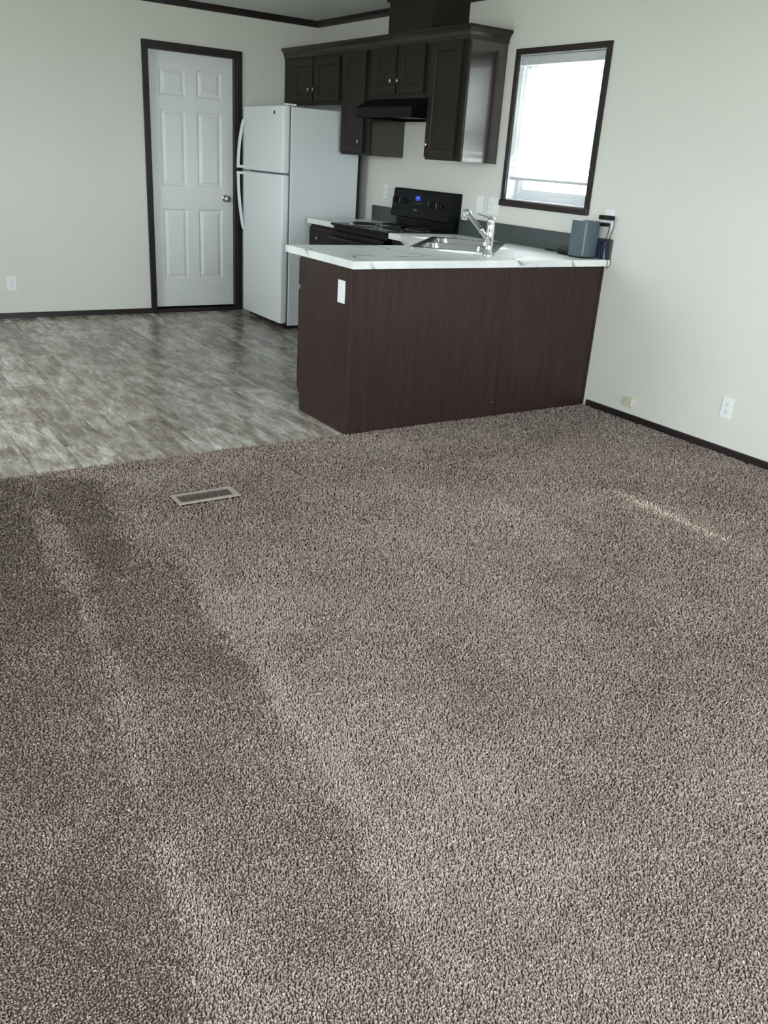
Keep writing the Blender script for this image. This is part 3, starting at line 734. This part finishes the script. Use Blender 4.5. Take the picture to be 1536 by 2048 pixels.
plate('light_switch', 'wide double white plate beside the lower left corner of the window', 'switch', ['outlet', 'switch'], RW(-2.638, 1.136))
plate('wall_outlet', 'white outlet plate behind the plugged-in black power adapters', 'outlet', ['outlet'], RW(-3.722, 1.140))
# phone jack
E_ = empty('phone_jack', (0, -4.128, .118), 'small beige surface-mount phone jack low on the right wall', 'jack')
bm = B(); box(bm, -.029, .029, -.028, .028, .0004, .022, .004, 2, RW(-4.122, .118)); put('jack_body', bm, M_beige, E_)
bm = B(); box(bm, -.006, .006, -.0285, -.0275, .006, .016, 0, 1, RW(-4.122, .118)); put('jack_port', bm, M_slot, E_)

# ------------------------------------------------------------------ things on the counter by the right wall
E_ = empty('router', (-.11, -3.64, .914), 'tall blue-grey box-shaped router standing at the right end of the counter', 'router')
RX0, RX1, RY0, RY1 = -.172, -.058, -3.712, -3.590
bm = box(B(), RX0, RX1, RY0, RY1, .9215, 1.128, .004, 2); put('router_body', bm, M_router, E_, True)
bm = box(B(), RX0+.004, RX1-.004, RY0+.004, RY1-.004, .9145, .9213, .002); put('base_plate', bm, M_blackp, E_)
bm = box(B(), RX0-.0012, RX0+.010, RY0-.0012, RY0+.010, .930, 1.120, .004, 2); put('corner_strip', bm, M_router_edge, E_, True)
E_ = empty('power_brick', (-.10, -3.50, .914), 'flat black power brick lying on the counter left of the router', 'power brick')
bm = box(B(), -.150, -.070, -3.572, -3.470, .9145, .950, .009, 3); put('brick_body', bm, M_blackp, E_, True)
bm = tube(B(), spline([(-.10, -3.470, .930), (-.09, -3.42, .925), (-.06, -3.36, .920), (-.035, -3.31, .9195), (-.05, -3.26, .919), (-.075, -3.30, .919), (-.06, -3.38, .919), (-.03, -3.46, .919)], 6), .004, 8); put('cord', bm, M_cordblack, E_, True)
ad = []
for lab, z, w, dpt in (('upper black plug-in power adapter in the outlet right of the window', 1.152, .084, .060), ('lower smaller black plug-in power adapter under the upper one', 1.112, .050, .055)):
    yc = -3.733 if z > 1.13 else -3.722
    E_ = empty('power_adapter', (0, yc, z), lab, 'adapter')
    bm = B(); box(bm, -w/2, w/2, -.012 if z > 1.13 else -.010, .013 if z > 1.13 else .010, .0085, dpt, .004, 2, RW(yc, z)); put('adapter_body', bm, M_blackp, E_, True)
    if z > 1.13: pth = [(-.035, -3.774, z), (-.035, -3.790, z-.006), (-.033, -3.800, z-.035), (-.028, -3.786, z-.075), (-.025, -3.772, z-.12), (-.024, -3.765, z-.17), (-.03, -3.755, z-.215), (-.045, -3.745, .9185)]
    else: pth = [(-.032, -3.746, z), (-.033, -3.764, z-.012), (-.034, -3.760, z-.05), (-.036, -3.750, z-.10), (-.04, -3.742, z-.15), (-.055, -3.735, z-.185), (-.062, -3.730, .9185)]
    bm = tube(B(), spline(pth, 6), .0022, 6); put('cord', bm, M_cordblack, E_, True)
# coil of blue cable and one white cable behind the router
E_ = empty('network_cable', (-.03, -3.74, .914), 'coil of blue network cable standing on the counter right of the router', 'cable')
pts = []
for i in range(61):
    a = i/60*2*PI*3; pts.append((-.045+.012*math.sin(a*.33+1), -3.745+.030*math.cos(a)+.004*math.sin(2.2*a), .970+.050*math.sin(a)+.002*math.sin(5*a)))
bm = tube(B(), pts, .0032, 6); tag(put('cable_coil', bm, M_cordblue, E_, True))
E_ = empty('white_cable', (-.045, -3.765, .914), 'single pale cable hanging beside the blue cable coil', 'cable')
bm = tube(B(), spline([(-.010, -3.735, 1.012), (-.030, -3.752, 1.010), (-.044, -3.764, .985), (-.047, -3.769, .945), (-.046, -3.771, .9205)], 6), .0026, 6); put('cable', bm, M_cordwhite, E_, True)
E_ = empty('loose_cord', (-.02, -3.79, .90), 'thin black cord looping over the right end of the counter edge', 'cord')
bm = tube(B(), spline([(-.012, -3.760, .9175), (-.008, -3.784, .9180), (-.006, -3.7905, .905), (-.008, -3.795, .890), (-.016, -3.792, .876), (-.024, -3.7905, .868)], 6), .0018, 6); put('cord', bm, M_cordblack, E_, True)
bm = tube(B(), spline([(-.030, -3.770, .9170), (-.032, -3.786, .9175), (-.033, -3.7895, .905), (-.031, -3.791, .885), (-.030, -3.7905, .862)], 6), .0020, 6); put('cord', bm, M_cordblack, E_, True)

# ------------------------------------------------------------------ floor vent in the carpet
vx0, vx1, vy0, vy1 = -2.955, -2.677, -4.350, -4.240
E_ = empty('floor_vent', ((vx0+vx1)/2, (vy0+vy1)/2, 0), 'brown slotted metal floor vent set in the carpet', 'floor vent')
MF = MUV((0, 0, 0), (1, 0, 0), (0, 1, 0))
ix0, ix1, iy0, iy1 = vx0+.017, vx1-.024, vy0+.016, vy1-.016
bm = sheet(B(), vx0, vx1, vy0, vy1, .008, .0135, [(ix0, ix1, iy0, iy1)], MF); put('vent_frame', bm, M_vent, E_)
bm = box(B(), ix0-.004, ix1+.004, iy0-.004, iy1+.004, -.0055, -.0040); put('duct_shade_sheet', bm, M_ventdark, E_)  # near-black sheet paints the shade of the duct below the louvers
nl = 23; pr = None
for i in range(nl):
    x = ix0+(ix1-ix0)*(i+.5)/nl
    if pr is None:
        bm = B(); box(bm, -.0021, .0021, iy0-.001, iy1+.001, .0112, .0128, 0, 1, Matrix.Translation((0, 0, 0)))
        Msh = Matrix(((1, 0, .15, -.001), (0, 1, 0, 0), (0, 0, 1, 0), (0, 0, 0, 1))); bmesh.ops.transform(bm, matrix=Msh, verts=bm.verts)
        bmesh.ops.translate(bm, verts=bm.verts, vec=(0, -OFF[E_].y, 0)); pr = put('louver', bm, M_louver, E_, local=True); l_ = pr
    else: l_ = pr.copy(); COL.objects.link(l_); l_.parent = E_
    l_.location = (x-OFF[E_].x, 0, 0)

# ------------------------------------------------------------------ carpet : backing and pile
CP = empty('carpet', (-2.4, -6.5, 0), 'brown cut-pile wall-to-wall carpet with vacuum tracks in front of the peninsula', 'carpet')
bm = sheet(B(), XL, -.0005, YF, SEAM, -.0055, -.0002, [(vx0+.010, vx1-.010, vy0+.010, vy1-.010), (-1.808, -.0005, -3.7515, SEAM)], MF)
put('carpet_backing', bm, M_back, CP)
RTn, UPn, FWn = map(np.array, (RT, UP, FW)); FPX = 1705.72
def ground_of(px, py):
    v = FWn+RTn*(px-768)/FPX-UPn*(py-1024)/FPX; t_ = -CAM[2]/v[2]; return (CAM+t_*v)[:2]
g0 = .0041
bands = [(0, 1.95, .0043), (1.95, 2.25, .0050), (2.25, 2.6, .0058), (2.6, 3.0, .0067), (3.0, 3.5, .0078), (3.5, 4.1, .0090), (4.1, 5.0, .0104), (5.0, 9.0, .0118)]
PX_, PY_, PS_ = [], [], []
for d0, d1, g in bands:
    xs = np.arange(XL+.01, -.012, g); ys = np.arange(YF+.01, SEAM, g)
    X, Y = np.meshgrid(xs, ys); X[1::2] += g/2; X = X.ravel(); Y = Y.ravel()
    X = X+rng.uniform(-.42, .42, X.size)*g; Y = Y+rng.uniform(-.42, .42, Y.size)*g
    d_ = np.sqrt((X-CAM[0])**2+(Y-CAM[1])**2+CAM[2]**2); m_ = (d_ >= d0) & (d_ < d1)
    PX_.append(X[m_]); PY_.append(Y[m_]); PS_.append(np.full(m_.sum(), g))
X = np.concatenate(PX_); Y = np.concatenate(PY_); spac = np.concatenate(PS_)
Pm = np.stack([X, Y, np.zeros_like(X)], 1)-CAM
zc = Pm@FWn; uc = np.where(zc > .2, (Pm@RTn)/np.maximum(zc, .2), 9); vc = np.where(zc > .2, (Pm@UPn)/np.maximum(zc, .2), 9)
dist = np.linalg.norm(Pm, axis=1)
keep = (np.abs(uc) < 768/FPX*1.12) & (np.abs(vc) < 1024/FPX*1.12) & (zc > .2)
# coarser pile over the rest of the carpet
frame_r = lambda q, z: np.maximum(np.abs(q@RTn)/np.maximum(z, .2)/(768/FPX), np.abs(q@UPn)/np.maximum(z, .2)/(1024/FPX))
X2_, Y2_, S2_ = [], [], []
for g, r0, r1 in ((.0096, 1.12, 1.75), (.0170, 1.75, 1e9)):
    xs = np.arange(XL+.01, -.012, g); ys = np.arange(YF+.01, SEAM, g); X2, Y2 = np.meshgrid(xs, ys); X2[1::2] += g/2
    X2 = X2.ravel()+rng.uniform(-.42, .42, X2.size)*g; Y2 = Y2.ravel()+rng.uniform(-.42, .42, Y2.size)*g
    P2 = np.stack([X2, Y2, np.zeros_like(X2)], 1)-CAM; z2 = P2@FWn; rr2 = np.where(z2 > .2, frame_r(P2, z2), 1e6)
    m_ = (rr2 >= r0) & (rr2 < r1); X2_.append(X2[m_]); Y2_.append(Y2[m_]); S2_.append(np.full(m_.sum(), g))
X2 = np.concatenate(X2_); Y2 = np.concatenate(Y2_); S2 = np.concatenate(S2_); out2 = np.ones(X2.size, bool)
X = np.concatenate([X, X2[out2]]); Y = np.concatenate([Y, Y2[out2]]); spac = np.concatenate([spac, S2])
keep = np.concatenate([keep, np.ones(out2.sum(), bool)]); dist = np.concatenate([dist, np.full(out2.sum(), 4.0)])
keep &= ~((X > vx0-.002) & (X < vx1+.002) & (Y > vy0-.002) & (Y < vy1+.002))      # floor vent
keep &= (Y < SEAM-.004+.006*rng.random(X.size)) & ~((X > -1.802) & (Y > -3.752))
keep &= ~((X > -.016))
sx = -2.305+.012*np.sin(Y*1.7); keep &= ~((np.abs(X-sx) < .0030+.0012*np.sin(Y*9+np.sin(Y*31))) & (Y < -3.95) & (Y > -5.6))    # seam between two widths
X = X[keep]; Y = Y[keep]; spac = spac[keep]; N = X.size

def smooth(n, s):
    """cheap value noise on the floor plane."""
    G = rng.random((64, 64)); fx_ = (X/s) % 63; fy_ = (Y/s) % 63; i = fx_.astype(int); j = fy_.astype(int); a = fx_-i; b_ = fy_-j
    a = a*a*(3-2*a); b_ = b_*b_*(3-2*b_)
    return (G[i, j]*(1-a)+G[i+1, j]*a)*(1-b_)+(G[i, j+1]*(1-a)+G[i+1, j+1]*a)*b_
# vacuum tracks: areas where the nap is brushed the other way (floor polygons)
def inpoly(poly):
    c = np.zeros(N, bool); n = len(poly)
    wx = X+.05*(smooth(0, .11)-.5)+rng.normal(0, .022, N); wy = Y+.05*(smooth(0, .11)-.5)+rng.normal(0, .022, N)
    for k in range(n):
        x1_, y1_ = poly[k]; x2_, y2_ = poly[(k+1) % n]
        cond = ((y1_ > wy) != (y2_ > wy)) & (wx < (x2_-x1_)*(wy-y1_)/(y2_-y1_+1e-12)+x1_); c ^= cond
    return c
G_ = lambda *pp: [tuple(ground_of(*p_)) for p_ in pp]
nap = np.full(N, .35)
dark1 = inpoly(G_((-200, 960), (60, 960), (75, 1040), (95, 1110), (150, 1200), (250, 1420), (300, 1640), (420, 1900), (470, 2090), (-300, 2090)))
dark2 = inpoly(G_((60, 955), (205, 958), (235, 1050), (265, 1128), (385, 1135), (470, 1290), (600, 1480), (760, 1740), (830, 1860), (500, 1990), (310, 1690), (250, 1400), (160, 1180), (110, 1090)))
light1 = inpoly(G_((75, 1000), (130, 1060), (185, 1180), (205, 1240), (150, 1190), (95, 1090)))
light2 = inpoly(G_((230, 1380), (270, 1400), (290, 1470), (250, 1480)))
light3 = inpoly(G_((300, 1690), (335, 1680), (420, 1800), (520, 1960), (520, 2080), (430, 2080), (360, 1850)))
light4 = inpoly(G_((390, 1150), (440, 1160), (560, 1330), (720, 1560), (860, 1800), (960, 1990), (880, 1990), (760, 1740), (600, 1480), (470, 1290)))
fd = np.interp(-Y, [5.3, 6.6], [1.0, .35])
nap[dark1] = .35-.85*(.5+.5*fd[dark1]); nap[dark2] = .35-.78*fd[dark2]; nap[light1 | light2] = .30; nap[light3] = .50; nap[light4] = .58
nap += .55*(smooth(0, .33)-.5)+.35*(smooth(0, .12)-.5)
# pile heading: away from the window wall of the camera (+) or towards it (-)
hx, hy = .55, .83
lx = nap*hx*.75+rng.normal(0, .36, N); ly = nap*hy*.75+rng.normal(0, .36, N)
sc_ = (spac/g0)**.95*rng.uniform(.8, 1.2, N)
hgt = .0068*np.minimum(1.3, .9+.12*(dist[keep]-1.7))*rng.uniform(.75, 1.2, N); rad = .00205*sc_
ang = rng.uniform(0, 2*PI, N)
# tuft: 3 rings of 3 + tip
bendx = rng.normal(0, .25, N); bendy = rng.normal(0, .25, N)
V = np.zeros((N, 7, 3), np.float32)
for ri, (f_, rr) in enumerate(((0, .72), (.72, 1.0))):
    for k in range(3):
        a = ang+2*PI*k/3+ri*.6
        V[:, ri*3+k, 0] = X+lx*hgt*f_+bendx*hgt*f_*f_*.5+rad*rr*np.cos(a); V[:, ri*3+k, 1] = Y+ly*hgt*f_+bendy*hgt*f_*f_*.5+rad*rr*np.sin(a); V[:, ri*3+k, 2] = hgt*f_
V[:, 6, 0] = X+lx*hgt+bendx*hgt; V[:, 6, 1] = Y+ly*hgt+bendy*hgt; V[:, 6, 2] = hgt
# never reach past the walls and the cabinet
V[:, :, 0] = np.minimum(V[:, :, 0], -.001)
nr = (X > -1.83)[:, None]; V[:, :, 1] = np.where(nr, np.minimum(V[:, :, 1], -3.7505), V[:, :, 1])
base_i = (np.arange(N)*7)[:, None]
quads = np.array([[0, 1, 4, 3], [1, 2, 5, 4], [2, 0, 3, 5]]); tris = np.array([[3, 4, 6], [4, 5, 6], [5, 3, 6]])
li = np.concatenate([(base_i+quads.ravel()[None]), (base_i+tris.ravel()[None])], 1).astype(np.int32).ravel()   # per tuft: 3 quads then 3 tris
tot = np.tile(np.array([4, 4, 4, 3, 3, 3], np.int32), N); start = np.concatenate([[0], np.cumsum(tot)[:-1]]).astype(np.int32)
me = bpy.data.meshes.new('carpet_pile'); me.vertices.add(N*7); me.loops.add(li.size); me.polygons.add(tot.size)
V[:, :, 0] -= OFF[CP].x; V[:, :, 1] -= OFF[CP].y
me.vertices.foreach_set('co', V.ravel()); me.loops.foreach_set('vertex_index', li); me.polygons.foreach_set('loop_start', start)
me.polygons.foreach_set('use_smooth', np.ones(tot.size, bool))
me.update(calc_edges=True)
tn = np.clip(.5+.33*np.clip(nap-.2, -.8, .5)+rng.normal(0, .20, N)+.10*(smooth(0, .25)-.5), 0, 1).astype(np.float32)  # yarn colour follows the nap: track shading painted in besides the lean
tone7 = np.repeat(tn, 7).reshape(N, 7); tone7[:, :3] *= .72  # roots darker: shade between tufts painted into the yarn colour
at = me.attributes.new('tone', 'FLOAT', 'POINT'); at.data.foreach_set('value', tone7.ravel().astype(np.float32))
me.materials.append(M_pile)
o = bpy.data.objects.new('carpet_pile', me); COL.objects.link(o); o.parent = CP; o['kind'] = 'stuff'
